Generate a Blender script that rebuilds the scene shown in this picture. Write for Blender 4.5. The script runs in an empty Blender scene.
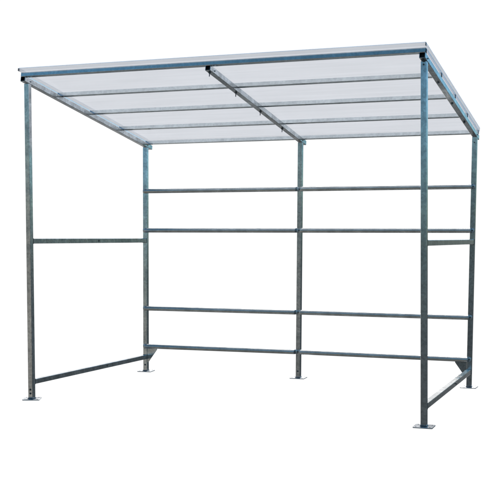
import bpy, bmesh, math, random
from mathutils import Vector, Matrix
random.seed(7)
scene = bpy.context.scene
COL = scene.collection

# ------------------------------------------------------------------ measures (metres)
W, D, T = 3.0, 1.974, 0.0395            # width, depth over the posts, post tube
HR, HP = 0.0375, 0.030                  # rafter and purlin heights
ZF, ZR = 2.349, 2.026                   # underside of the rafters at the front / rear line of posts
S = (ZR - ZF) / D
ANG = math.atan(S)
EF, ER = 0.056, 0.075                   # rafter ends beyond the posts, front and rear
OF, OS, OB = 0.022, 0.0045, 0.0        # roof sheet overhangs
H = 2.0
LEAN = {'fl': (0.004, 0.040), 'fr': (0.012, -0.009), 'rl': (0.033, -0.052), 'rm': (-0.022, 0.030), 'rr': (-0.037, 0.017)}
POST = {'fl': (0, 0), 'fr': (W - T, 0), 'rl': (0, D - T), 'rm': (W / 2 - T / 2, D - T), 'rr': (W - T, D - T)}


def zroof(y):
    return ZF + S * y


def at(key, z, ox=0.0, oy=0.0):
    """A point of a post at height z: its outer front left corner plus an offset."""
    x, y = POST[key]
    s = 1 - z / H
    return Vector((x + ox + s * LEAN[key][0], y + oy + s * LEAN[key][1], z))


# ------------------------------------------------------------------ materials
def nt_of(name):
    m = bpy.data.materials.new(name)
    m.use_nodes = True
    n = m.node_tree
    n.nodes.clear()
    return m, n, n.nodes, n.links


def metal(name, base, rough, spangle=1.0, metallic=1.0, cloud=1.0, bump=.12):
    m, n, N, L = nt_of(name)
    out = N.new('ShaderNodeOutputMaterial')
    b = N.new('ShaderNodeBsdfPrincipled')
    b.inputs['Metallic'].default_value = metallic
    tc = N.new('ShaderNodeTexCoord')
    # zinc crystals
    v = N.new('ShaderNodeTexVoronoi'); v.inputs['Scale'].default_value = 70
    nz = N.new('ShaderNodeTexNoise'); nz.inputs['Scale'].default_value = 14; nz.inputs['Detail'].default_value = 5
    big = N.new('ShaderNodeTexNoise'); big.inputs['Scale'].default_value = 2.3; big.inputs['Detail'].default_value = 3
    mpg = N.new('ShaderNodeMapping'); mpg.inputs['Scale'].default_value = (5, 5, .9)
    L.new(tc.outputs['Object'], mpg.inputs[0]); L.new(mpg.outputs[0], big.inputs['Vector'])
    for t in (v, nz):
        L.new(tc.outputs['Object'], t.inputs['Vector'])
    sx = N.new('ShaderNodeSeparateColor'); L.new(v.outputs['Color'], sx.inputs[0])
    mr = N.new('ShaderNodeMapRange')
    mr.inputs['To Min'].default_value = 1 - .16 * spangle; mr.inputs['To Max'].default_value = 1 + .14 * spangle
    L.new(sx.outputs[0], mr.inputs['Value'])
    mn = N.new('ShaderNodeMapRange')
    mn.inputs['From Min'].default_value = .3; mn.inputs['From Max'].default_value = .7
    mn.inputs['To Min'].default_value = 1 - .26 * cloud; mn.inputs['To Max'].default_value = 1 + .12 * cloud
    L.new(nz.outputs['Fac'], mn.inputs['Value'])
    mb = N.new('ShaderNodeMapRange')
    mb.inputs['From Min'].default_value = .35; mb.inputs['From Max'].default_value = .65
    mb.inputs['To Min'].default_value = 1 - .18 * cloud; mb.inputs['To Max'].default_value = 1 + .1 * cloud
    L.new(big.outputs['Fac'], mb.inputs['Value'])
    m1 = N.new('ShaderNodeMath'); m1.operation = 'MULTIPLY'
    m2 = N.new('ShaderNodeMath'); m2.operation = 'MULTIPLY'
    L.new(mr.outputs[0], m1.inputs[0]); L.new(mn.outputs[0], m1.inputs[1])
    L.new(m1.outputs[0], m2.inputs[0]); L.new(mb.outputs[0], m2.inputs[1])
    vm = N.new('ShaderNodeVectorMath'); vm.operation = 'SCALE'
    vm.inputs[0].default_value = base
    L.new(m2.outputs[0], vm.inputs['Scale'])
    L.new(vm.outputs[0], b.inputs['Base Color'])
    rr = N.new('ShaderNodeMapRange')
    rr.inputs['From Min'].default_value = .3; rr.inputs['From Max'].default_value = .7
    rr.inputs['To Min'].default_value = rough * 1.3; rr.inputs['To Max'].default_value = rough * .8
    L.new(nz.outputs['Fac'], rr.inputs['Value'])
    L.new(rr.outputs[0], b.inputs['Roughness'])
    bp = N.new('ShaderNodeBump'); bp.inputs['Strength'].default_value = bump; bp.inputs['Distance'].default_value = .002
    L.new(nz.outputs['Fac'], bp.inputs['Height'])
    if bump:
        L.new(bp.outputs[0], b.inputs['Normal'])
    L.new(b.outputs[0], out.inputs[0])
    return m


def plain(name, col, rough=.5, metallic=0.0):
    m, n, N, L = nt_of(name)
    out = N.new('ShaderNodeOutputMaterial')
    b = N.new('ShaderNodeBsdfPrincipled')
    nz = N.new('ShaderNodeTexNoise'); nz.inputs['Scale'].default_value = 40
    mr = N.new('ShaderNodeMapRange'); mr.inputs['To Min'].default_value = .8; mr.inputs['To Max'].default_value = 1.2
    L.new(nz.outputs['Fac'], mr.inputs['Value'])
    vm = N.new('ShaderNodeVectorMath'); vm.operation = 'SCALE'; vm.inputs[0].default_value = col
    L.new(mr.outputs[0], vm.inputs['Scale']); L.new(vm.outputs[0], b.inputs['Base Color'])
    b.inputs['Roughness'].default_value = rough; b.inputs['Metallic'].default_value = metallic
    L.new(b.outputs[0], out.inputs[0])
    return m


def sheet_mat(name, tcol, dcol, mixf):
    m, n, N, L = nt_of(name)
    out = N.new('ShaderNodeOutputMaterial')
    tr = N.new('ShaderNodeBsdfTransparent')
    tl = N.new('ShaderNodeBsdfTranslucent'); tl.inputs['Color'].default_value = dcol + (1,)
    gl = N.new('ShaderNodeBsdfGlossy'); gl.inputs['Roughness'].default_value = .18
    gl.inputs['Color'].default_value = (.9, .9, .95, 1)
    tc = N.new('ShaderNodeTexCoord')
    mp = N.new('ShaderNodeMapping'); mp.inputs['Scale'].default_value = (1.2, 22, 1)
    nz = N.new('ShaderNodeTexNoise'); nz.inputs['Scale'].default_value = 1.6; nz.inputs['Detail'].default_value = 4
    L.new(tc.outputs['Object'], mp.inputs[0]); L.new(mp.outputs[0], nz.inputs['Vector'])
    mr = N.new('ShaderNodeMapRange')
    mr.inputs['From Min'].default_value = .3; mr.inputs['From Max'].default_value = .7
    mr.inputs['To Min'].default_value = .962; mr.inputs['To Max'].default_value = 1.03
    L.new(nz.outputs['Fac'], mr.inputs['Value'])
    vm = N.new('ShaderNodeVectorMath'); vm.operation = 'SCALE'; vm.inputs[0].default_value = tcol
    L.new(mr.outputs[0], vm.inputs['Scale']); L.new(vm.outputs[0], tr.inputs['Color'])
    vd = N.new('ShaderNodeVectorMath'); vd.operation = 'SCALE'; vd.inputs[0].default_value = dcol
    L.new(mr.outputs[0], vd.inputs['Scale']); L.new(vd.outputs[0], tl.inputs['Color'])
    a = N.new('ShaderNodeMixShader'); a.inputs[0].default_value = mixf
    L.new(tr.outputs[0], a.inputs[1]); L.new(tl.outputs[0], a.inputs[2])
    b = N.new('ShaderNodeMixShader'); b.inputs[0].default_value = .06
    L.new(a.outputs[0], b.inputs[1]); L.new(gl.outputs[0], b.inputs[2])
    L.new(b.outputs[0], out.inputs[0])
    return m


ZINC = metal('galvanised_steel', (.68, .70, .715), .17, 1.1, .94, 1.0)
PURL = metal('bright_galvanised_steel', (.81, .855, .865), .16, .5, 1.0, .35)
RAIL = metal('smooth_galvanised_tube', (.60, .63, .64), .33, .4, .94, .6, 0.0)
PLATE = metal('zinc_plate', (.55, .58, .62), .34)
BOLT = metal('dull_bolt_steel', (.20, .21, .22), .4, .3)
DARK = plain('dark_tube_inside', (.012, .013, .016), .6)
TRIM = plain('pale_edge_trim', (.62, .61, .66), .35)
SHEET = sheet_mat('clear_roof_sheet', (.815, .82, .84), (.775, .775, .79), .55)
EDGE = sheet_mat('bluish_sheet_edge', (.80, .87, .94), (.75, .82, .9), .5)
FLAP = sheet_mat('side_flap_sheet', (.72, .725, .765), (.5, .5, .54), .12)
LIP = sheet_mat('blue_tinted_lip', (.42, .62, .78), (.3, .45, .6), .12)


# ------------------------------------------------------------------ mesh helpers
def link(name, bm, mat, parent=None, bevel=0.0, mats=None):
    bmesh.ops.recalc_face_normals(bm, faces=bm.faces[:])
    me = bpy.data.meshes.new(name)
    bm.to_mesh(me); bm.free()
    for mm in (mats or [mat]):
        me.materials.append(mm)
    o = bpy.data.objects.new(name, me)
    COL.objects.link(o)
    o.parent = parent
    if bevel:
        md = o.modifiers.new('bevel', 'BEVEL'); md.width = bevel; md.segments = 2
        md.limit_method = 'ANGLE'; md.angle_limit = math.radians(40)
    return o


def loft(bm, rings, cap=True):
    vs = [[bm.verts.new(p) for p in r] for r in rings]
    k = len(rings[0])
    for a, b in zip(vs, vs[1:]):
        for i in range(k):
            bm.faces.new((a[i], a[(i + 1) % k], b[(i + 1) % k], b[i]))
    if cap:
        bm.faces.new(vs[0][::-1]); bm.faces.new(vs[-1])
    return vs


def box_ring(c, u, v, a, b):
    """Rectangle round c with half sizes a along u, b along v."""
    return [c - u * a - v * b, c + u * a - v * b, c + u * a + v * b, c - u * a + v * b]


def tube_box(bm, p, q, u, a, b, cap=True):
    """Square bar from p to q; u is the across direction."""
    d = (q - p).normalized()
    u = (u - d * u.dot(d)).normalized()
    v = d.cross(u).normalized()
    return loft(bm, [box_ring(p, u, v, a, b), box_ring(q, u, v, a, b)], cap)


def hollow_bar(bm, p, q, u, a, b, wall=.003, deep=.06):
    """Square tube with open ends: outer skin, rim and a recessed inside."""
    d = (q - p).normalized()
    u = (u - d * u.dot(d)).normalized()
    v = d.cross(u).normalized()
    def ring(c, k):
        return [bm.verts.new(x) for x in box_ring(c, u, v, a - k, b - k)]
    A, B = ring(p, 0), ring(q, 0)
    Ai, Bi = ring(p, wall), ring(q, wall)
    Ad, Bd = ring(p + d * deep, wall), ring(q - d * deep, wall)
    for r0, r1 in ((A, B), (A, Ai), (Ai, Ad), (B, Bi), (Bi, Bd)):
        for i in range(4):
            f = bm.faces.new((r0[i], r0[(i + 1) % 4], r1[(i + 1) % 4], r1[i]))
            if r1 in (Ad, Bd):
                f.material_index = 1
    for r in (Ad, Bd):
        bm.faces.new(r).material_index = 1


def cyl(bm, p, q, r0, r1=None, n=14):
    r1 = r0 if r1 is None else r1
    d = (q - p).normalized()
    u = d.orthogonal().normalized(); v = d.cross(u)
    def ring(c, r):
        return [c + u * (r * math.cos(2 * math.pi * i / n)) + v * (r * math.sin(2 * math.pi * i / n)) for i in range(n)]
    loft(bm, [ring(p, r0), ring(q, r1)])


def hexbolt(bm, c, d, r=.0085, h=.006):
    """Washer, hexagon head and a stub, standing on the point c along d."""
    d = d.normalized()
    cyl(bm, c - d * .001, c + d * .0022, r * 1.45, n=18)
    cyl(bm, c + d * .0022, c + d * (.0022 + h), r, n=6)
    cyl(bm, c + d * (.0022 + h), c + d * (.0022 + h + .004), r * .5, n=10)


X, Y, Z = Vector((1, 0, 0)), Vector((0, 1, 0)), Vector((0, 0, 1))

# ------------------------------------------------------------------ the shelter
root = bpy.data.objects.new('open_shelter', None)
root.empty_display_size = .3
COL.objects.link(root)
root['label'] = 'open galvanised steel frame shelter with a clear sloping roof, standing on small square base plates'
root['category'] = 'shelter'

# posts, each with its base plate and bolts
PLATE_T = .007
for k in POST:
    x, y = POST[k]
    front = k[0] == 'f'
    yc = y + T / 2
    top = at(k, zroof(y) - .003, T / 2, T / 2)
    c0 = at(k, PLATE_T, T / 2, T / 2)
    bm = bmesh.new()
    h = T / 2
    tops = []
    for sx, sy in ((-1, -1), (1, -1), (1, 1), (-1, 1)):
        p = top + X * (sx * h) + Y * (sy * h)
        p.z = zroof(p.y) - .0015
        tops.append(p)
    loft(bm, [[c0 + X * (sx * h) + Y * (sy * h) for sx, sy in ((-1, -1), (1, -1), (1, 1), (-1, 1))], tops])
    post = link('post', bm, ZINC, root, .003)
    # base plate with rounded corners, holes as dark anchor bolts at two opposite corners
    bm = bmesh.new()
    a = .064
    rot = {'fl': .42, 'fr': .03, 'rl': .12, 'rm': .06, 'rr': .0}[k]
    b0 = at(k, 0, T / 2, T / 2)
    R = Matrix.Rotation(rot, 3, 'Z')
    def rnd(z):
        pts = []
        for sx, sy, st in ((1, 1, 0), (-1, 1, 90), (-1, -1, 180), (1, -1, 270)):
            for i in range(4):
                t = math.radians(st + 30 * i)
                pts.append(b0 + R @ Vector((sx * (a - .008) + .008 * math.cos(t), sy * (a - .008) + .008 * math.sin(t), z)))
        return pts
    loft(bm, [rnd(0), rnd(PLATE_T)])
    bp = link('base_plate', bm, PLATE, post, .0012)
    for sx, sy in ((-1, -1), (1, -1), (1, 1), (-1, 1)):
        bm = bmesh.new()
        c = b0 + R @ Vector((sx * .045, sy * .045, PLATE_T))
        cyl(bm, c + Z * .0002, c + Z * .0008, .0045, n=16)
        link('bolt_hole', bm, DARK, post)
    # weld bead round the foot
    bm = bmesh.new()
    loft(bm, [[c0 + X * (sx * (h + .005)) + Y * (sy * (h + .005)) + Z * .0003 for sx, sy in ((-1, -1), (1, -1), (1, 1), (-1, 1))],
              [c0 + X * (sx * (h + .0006)) + Y * (sy * (h + .0006)) + Z * .006 for sx, sy in ((-1, -1), (1, -1), (1, 1), (-1, 1))]])
    link('weld_bead', bm, BOLT, post, .001)
    # bolts on the front face
    zs = [.075, .046] if k == 'fl' else [.062] if k in ('rl', 'rm') else []
    if k == 'fr':
        zs = [2.325]
    if k == 'rr':
        zs = [1.985]
    for z in zs:
        bm = bmesh.new(); hexbolt(bm, at(k, z, T / 2, 0), -Y, .0055 if z < 1 else .0040, .004 if z < 1 else .003); link('bolt', bm, BOLT, post)

# rear rails: four heights, two bays; round tube pressed flat where it is bolted over the posts
YO = .0175
def rail(z, ka, kb, ra, rb):
    pa, pb = at(ka, z, T / 2, 0), at(kb, z, T / 2, 0)
    d = (pb - pa).normalized()
    pa = pa - d * ra; pb = pb + d * rb
    L = (pb - pa).length
    n = 32
    bm = bmesh.new()
    r = .0200
    def ring(s):
        e = min(s, L - s)
        f = max(0.0, min(1.0, (e - .016) / .010)); f = f * f * (3 - 2 * f)
        ry = .0032 + (r - .0032) * f              # flat at the ends
        rz = r * (1.0 - .0 * f)
        c = pa + d * s - Y * (.0036 + (YO - .0036) * f)
        tip = min(1.0, .72 + e / .008 * .28) * (.97 + .03 * f)
        return [c + Y * (ry * math.cos(2 * math.pi * i / n)) + Z * (rz * tip * math.sin(2 * math.pi * i / n)) for i in range(n)]
    ss = [0, .003, .008, .015, .017, .0185, .020, .0215, .023, .0245, .026, .028, .034, .05, .1, L / 4]
    ss = ss + [L / 2] + [L - s for s in reversed(ss)]
    loft(bm, [ring(s) for s in ss])
    o = link('rear_rail', bm, RAIL, root)
    for p in o.data.polygons:
        p.use_smooth = len(p.vertices) == 4
    for k in (ka, kb):
        if k == 'rm' and ka == 'rm':
            continue
        bm = bmesh.new(); hexbolt(bm, at(k, z, T / 2, 0) - Y * (.0072 if k != 'rm' else .0075), -Y, .0048, .003)
        link('bolt', bm, BOLT, o)

for z in (1.6296, 1.2757, .5723, .2305):
    rail(z, 'rl', 'rm', .0165, -.0015)
    rail(z, 'rm', 'rr', -.0015, .0165)

# side rails between the posts, half way up and near the ground
for kf, kr in (('fl', 'rl'), ('fr', 'rr')):
    for z, nm in ((1.1836, 'side_rail'), (.1322, 'bottom_rail')):
        p = at(kf, z, T / 2, T + .0005); q = at(kr, z, T / 2, -.0005)
        bm = bmesh.new()
        tube_box(bm, p, q, X, .0188, .0188)
        o = link(nm, bm, ZINC, root, .0025)
        d = (q - p).normalized()
        s = 1 if kf == 'fl' else -1
        # little bolt heads on the inner face and at the rear
        for f in ((.53,) if nm == 'side_rail' else (.60,)):
            if nm == 'side_rail' and kf == 'fr':
                continue
            bm = bmesh.new(); hexbolt(bm, p.lerp(q, f) + X * .0188, X, .0045, .003); link('bolt', bm, BOLT, o)
        for e, f in ((p, 1), (q, -1)):
            bm = bmesh.new()
            c = e + d * (f * .0025)
            loft(bm, [box_ring(c - d * .0022, X, Z, .0212, .0212), box_ring(c + d * .0022, X, Z, .0194, .0194)])
            link('weld_bead', bm, BOLT, o, .0008)
        if nm == 'bottom_rail' and kf == 'fr':
            for f in (.70, .79, .95):                # bright clips on the upper face
                bm = bmesh.new()
                c = p.lerp(q, f) + Z * .0202
                dd = (d + X * .5).normalized()
                tube_box(bm, c - dd * .018, c + dd * .018, X, .013, .0013)
                link('clip', bm, PURL, o, .0008)

# gussets in the rear corners
for k, s in (('rl', 1), ('rr', -1)):
    z1 = .2305 - .0195
    z0 = .085
    pts = []
    a = at(k, z1, T / 2 + s * (T / 2 - .002), T / 2 - .012); b = at(k, z0, T / 2 + s * (T / 2 - .002), T / 2 - .012)
    w = .098
    pts = [a, a + X * (s * w), a + X * (s * w) - Z * .010, b + X * (s * .012), b]
    bm = bmesh.new()
    loft(bm, [[q - Y * .003 for q in pts], [q + Y * .003 for q in pts]])
    link('gusset', bm, ZINC, root, .0012)

# rafters
dR = Vector((0, math.cos(ANG), math.sin(ANG)))        # down the slope, to the rear
nR = Vector((0, -math.sin(ANG), math.cos(ANG)))       # roof normal
NP = 5
y0p = -EF + .020
y1p = D + .022
PY = [y0p + (y1p - y0p) * i / (NP - 1) for i in range(NP)]
for xc in (0, W / 2 - T / 2, W - T):
    bm = bmesh.new()
    hh = HR / 2
    p = Vector((xc + T / 2, -EF, zroof(-EF))) + nR * hh
    q = Vector((xc + T / 2, D + ER, zroof(D + ER))) + nR * hh
    hollow_bar(bm, p, q, X, T / 2, hh, .0035, .03)
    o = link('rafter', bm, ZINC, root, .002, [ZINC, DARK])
    # bolt through the rafter under each purlin
    for i, y in enumerate(PY[:-1]):
        if xc == 0:
            break
        yy = y + (.022 if i == 0 else .0)
        c = Vector((xc + T * .42, yy, zroof(yy)))
        bm = bmesh.new()
        cyl(bm, c + nR * .0008, c - nR * .0025, .011, n=18)
        cyl(bm, c - nR * .0025, c - nR * .009, .0075, n=6)
        if 0 < xc < 2:
            cyl(bm, c - nR * .009, c - nR * .030, .0035, n=10)
        link('bolt', bm, BOLT, o)
    for y in (.0 + T / 2, D - T / 2):
        bm = bmesh.new()
        cc = Vector((xc + T, y, zroof(y))) + nR * hh
        hexbolt(bm, cc, X, .0045, .003); link('bolt', bm, ZINC, o)

# purlins on top of the rafters
for i, y in enumerate(PY):
    wp = .020 if i == 0 else .017
    hp = HP / 2 if i == 0 else HP / 2 - .0005
    c = Vector((0, y, zroof(y))) + nR * (HR + .0006 + hp)
    p = c + X * .0; q = c + X * W
    bm = bmesh.new()
    hollow_bar(bm, p, q, dR, wp, hp, .0025, .03)
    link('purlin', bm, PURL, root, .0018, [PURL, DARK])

# roof sheet lying on the purlins: a hollow multiwall panel, closed at its edges
zt = HR + HP + .0022
TH = .024
ys, ye = -EF - OF, D + ER - .012
A = Vector((-OS, ys, zroof(ys))) + nR * zt
Bq = Vector((W + OS, ys, zroof(ys))) + nR * zt
C = Vector((W + OS, ye, zroof(ye))) + nR * zt
Dq = Vector((-OS, ye, zroof(ye))) + nR * zt
bm = bmesh.new()
low = [A, Bq, C, Dq]
loft(bm, [low, [v + nR * TH for v in low]])
roof = link('roof_sheet', bm, SHEET, root)
# thin edge strips along the panel, top and bottom of its front and sides
for p, q in ((A, Bq), (Bq, C), (A, Dq)):
    d = (q - p).normalized()
    side = d.cross(nR).normalized()
    if side.dot((A + C) / 2 - p) > 0:
        side = -side
    ext = .0025 if abs(d.x) > .5 else -.001
    bm = bmesh.new()
    tube_box(bm, p + side * .0012 + nR * TH - d * ext, q + side * .0012 + nR * TH + d * ext, side, .001, .0022)
    link('edge_strip', bm, EDGE, roof)
# the sheet is turned down at both sides, over the ends of the purlins
for x_, s_ in ((0, -1), (W, 1)):
    p = Vector((x_ + s_ * .0028, -EF + .004, zroof(-EF + .004))); q = Vector((x_ + s_ * .0028, ye, zroof(ye)))
    for nm, h0, h1, mm in (('side_flap', HR + .002, zt - .0095, FLAP), ('flap_edge', zt - .0093, zt - .001, LIP)):
        bm = bmesh.new()
        bm.faces.new([bm.verts.new(v) for v in (p + nR * h0, q + nR * h0, q + nR * h1, p + nR * h1)])
        link(nm, bm, mm, roof)
for p in (A, Bq):
    bm = bmesh.new()
    s_ = -1 if p is A else 1
    tube_box(bm, p + X * (s_ * .0022) + nR * .001 - dR * .001, p + X * (s_ * .0022) + nR * (TH - .003) - dR * .001, X, .002, .009)
    link('end_cap', bm, BOLT, roof, .0008)

# ------------------------------------------------------------------ camera
cam = bpy.data.cameras.new('camera')
co = bpy.data.objects.new('camera', cam)
COL.objects.link(co)
F_PX, PPX, PPY = 1082.84, 241.027, 256.367
yaw, pitch, roll = -.377, -.0183, .0027
fwd = Vector((math.sin(yaw), math.cos(yaw), 0)); right = Vector((math.cos(yaw), -math.sin(yaw), 0))
f2 = fwd * math.cos(pitch) + Z * math.sin(pitch); u2 = Z * math.cos(pitch) - fwd * math.sin(pitch)
r3 = right * math.cos(roll) + u2 * math.sin(roll); u3 = u2 * math.cos(roll) - right * math.sin(roll)
M = Matrix((r3, u3, -f2)).transposed().to_4x4()
M.translation = Vector((4.4513, -6.8801, 1.2217))
co.matrix_world = M
cam.sensor_width = 36
cam.lens = F_PX / 500 * 36
cam.shift_x = (250 - PPX) / 500
cam.shift_y = (PPY - 250) / 500
cam.clip_end = 5000
scene.camera = co

# ------------------------------------------------------------------ light: sky, one soft sun, white surroundings behind the shelter
SUN_EL, SUN_AZ = math.radians(52), math.radians(-10)
w = bpy.data.worlds.new('World'); scene.world = w
w.use_nodes = True
N, L = w.node_tree.nodes, w.node_tree.links
N.clear()
out = N.new('ShaderNodeOutputWorld'); bg = N.new('ShaderNodeBackground')
sky = N.new('ShaderNodeTexSky'); sky.sky_type = 'NISHITA'; sky.sun_disc = False
sky.sun_elevation = SUN_EL; sky.sun_rotation = SUN_AZ; sky.ozone_density = 2; sky.dust_density = .4; sky.air_density = 1.3
tc = N.new('ShaderNodeTexCoord')
sp = N.new('ShaderNodeSeparateXYZ'); L.new(tc.outputs['Generated'], sp.inputs[0])
def math_(op, a, b=None):
    m = N.new('ShaderNodeMath'); m.operation = op
    for i, v in ((0, a), (1, b)):
        if v is None: continue
        if isinstance(v, (int, float)): m.inputs[i].default_value = v
        else: L.new(v, m.inputs[i])
    return m.outputs[0]
def ramp(v, a, b, lo, hi):
    m = N.new('ShaderNodeMapRange'); m.interpolation_type = 'SMOOTHSTEP'
    m.inputs['From Min'].default_value = a; m.inputs['From Max'].default_value = b
    m.inputs['To Min'].default_value = lo; m.inputs['To Max'].default_value = hi
    L.new(v, m.inputs['Value']); return m.outputs[0]
az = math_('ARCTAN2', sp.outputs[0], sp.outputs[1])
el = math_('ARCSINE', sp.outputs[2])
rad = math.radians
mask = math_('MULTIPLY', math_('MULTIPLY', ramp(az, rad(-100), rad(-80), 0, 1), ramp(az, rad(1.5), rad(5.5), 1, 0)),
             math_('MULTIPLY', ramp(el, rad(-22), rad(-17.5), 0, 1), ramp(el, rad(40), rad(60), 1, 0)))
STR = .09
def mixc(fac, a, b):
    m = N.new('ShaderNodeMix'); m.data_type = 'RGBA'
    L.new(fac, m.inputs[0])
    for i, v in ((6, a), (7, b)):
        if isinstance(v, tuple): m.inputs[i].default_value = v
        else: L.new(v, m.inputs[i])
    return m.outputs[2]
cn = N.new('ShaderNodeTexNoise'); cn.inputs['Scale'].default_value = 2.6; cn.inputs['Detail'].default_value = 5
L.new(tc.outputs['Generated'], cn.inputs['Vector'])
cf = ramp(cn.outputs['Fac'], .35, .68, .72, 1.35)
field = mixc(math_('MULTIPLY', ramp(az, rad(-172), rad(-148), 0, 1), ramp(az, rad(-110), rad(-90), 1, 0)),
             tuple(c / STR for c in (.066, .077, .083)) + (1,), tuple(c / STR for c in (.30, .285, .255)) + (1,))
tint = N.new('ShaderNodeMix'); tint.data_type = 'RGBA'; tint.blend_type = 'MULTIPLY'; tint.inputs[0].default_value = 1
L.new(sky.outputs[0], tint.inputs[6]); L.new(mixc(ramp(el, rad(9), rad(27), 0, 1), (.56, .90, 1.14, 1), (.50, .76, .75, 1)), tint.inputs[7])
c1 = mixc(ramp(el, rad(-3), rad(8), 0, 1), field, tint.outputs[2])
cv = N.new('ShaderNodeVectorMath'); cv.operation = 'SCALE'
L.new(c1, cv.inputs[0]); L.new(cf, cv.inputs['Scale'])
c2 = mixc(mask, cv.outputs[0], tuple(c / STR for c in (1.06, 1.06, 1.06)) + (1,))
L.new(c2, bg.inputs[0]); bg.inputs[1].default_value = STR
L.new(bg.outputs[0], out.inputs[0])

sun = bpy.data.lights.new('sun', 'SUN'); sun.energy = 3.5; sun.angle = rad(1.5); sun.color = (1, .96, .9)
so = bpy.data.objects.new('sun', sun); COL.objects.link(so)
sd = Vector((math.sin(SUN_AZ) * math.cos(SUN_EL), math.cos(SUN_AZ) * math.cos(SUN_EL), math.sin(SUN_EL)))
so.rotation_euler = sd.to_track_quat('Z', 'Y').to_euler()
so.location = (0, 0, 6)

vs = scene.view_settings
vs.view_transform = 'Standard'; vs.look = 'None'; vs.exposure = 0; vs.gamma = 1; vs.use_curve_mapping = False
scene.cycles.max_bounces = 10
scene.cycles.transparent_max_bounces = 16
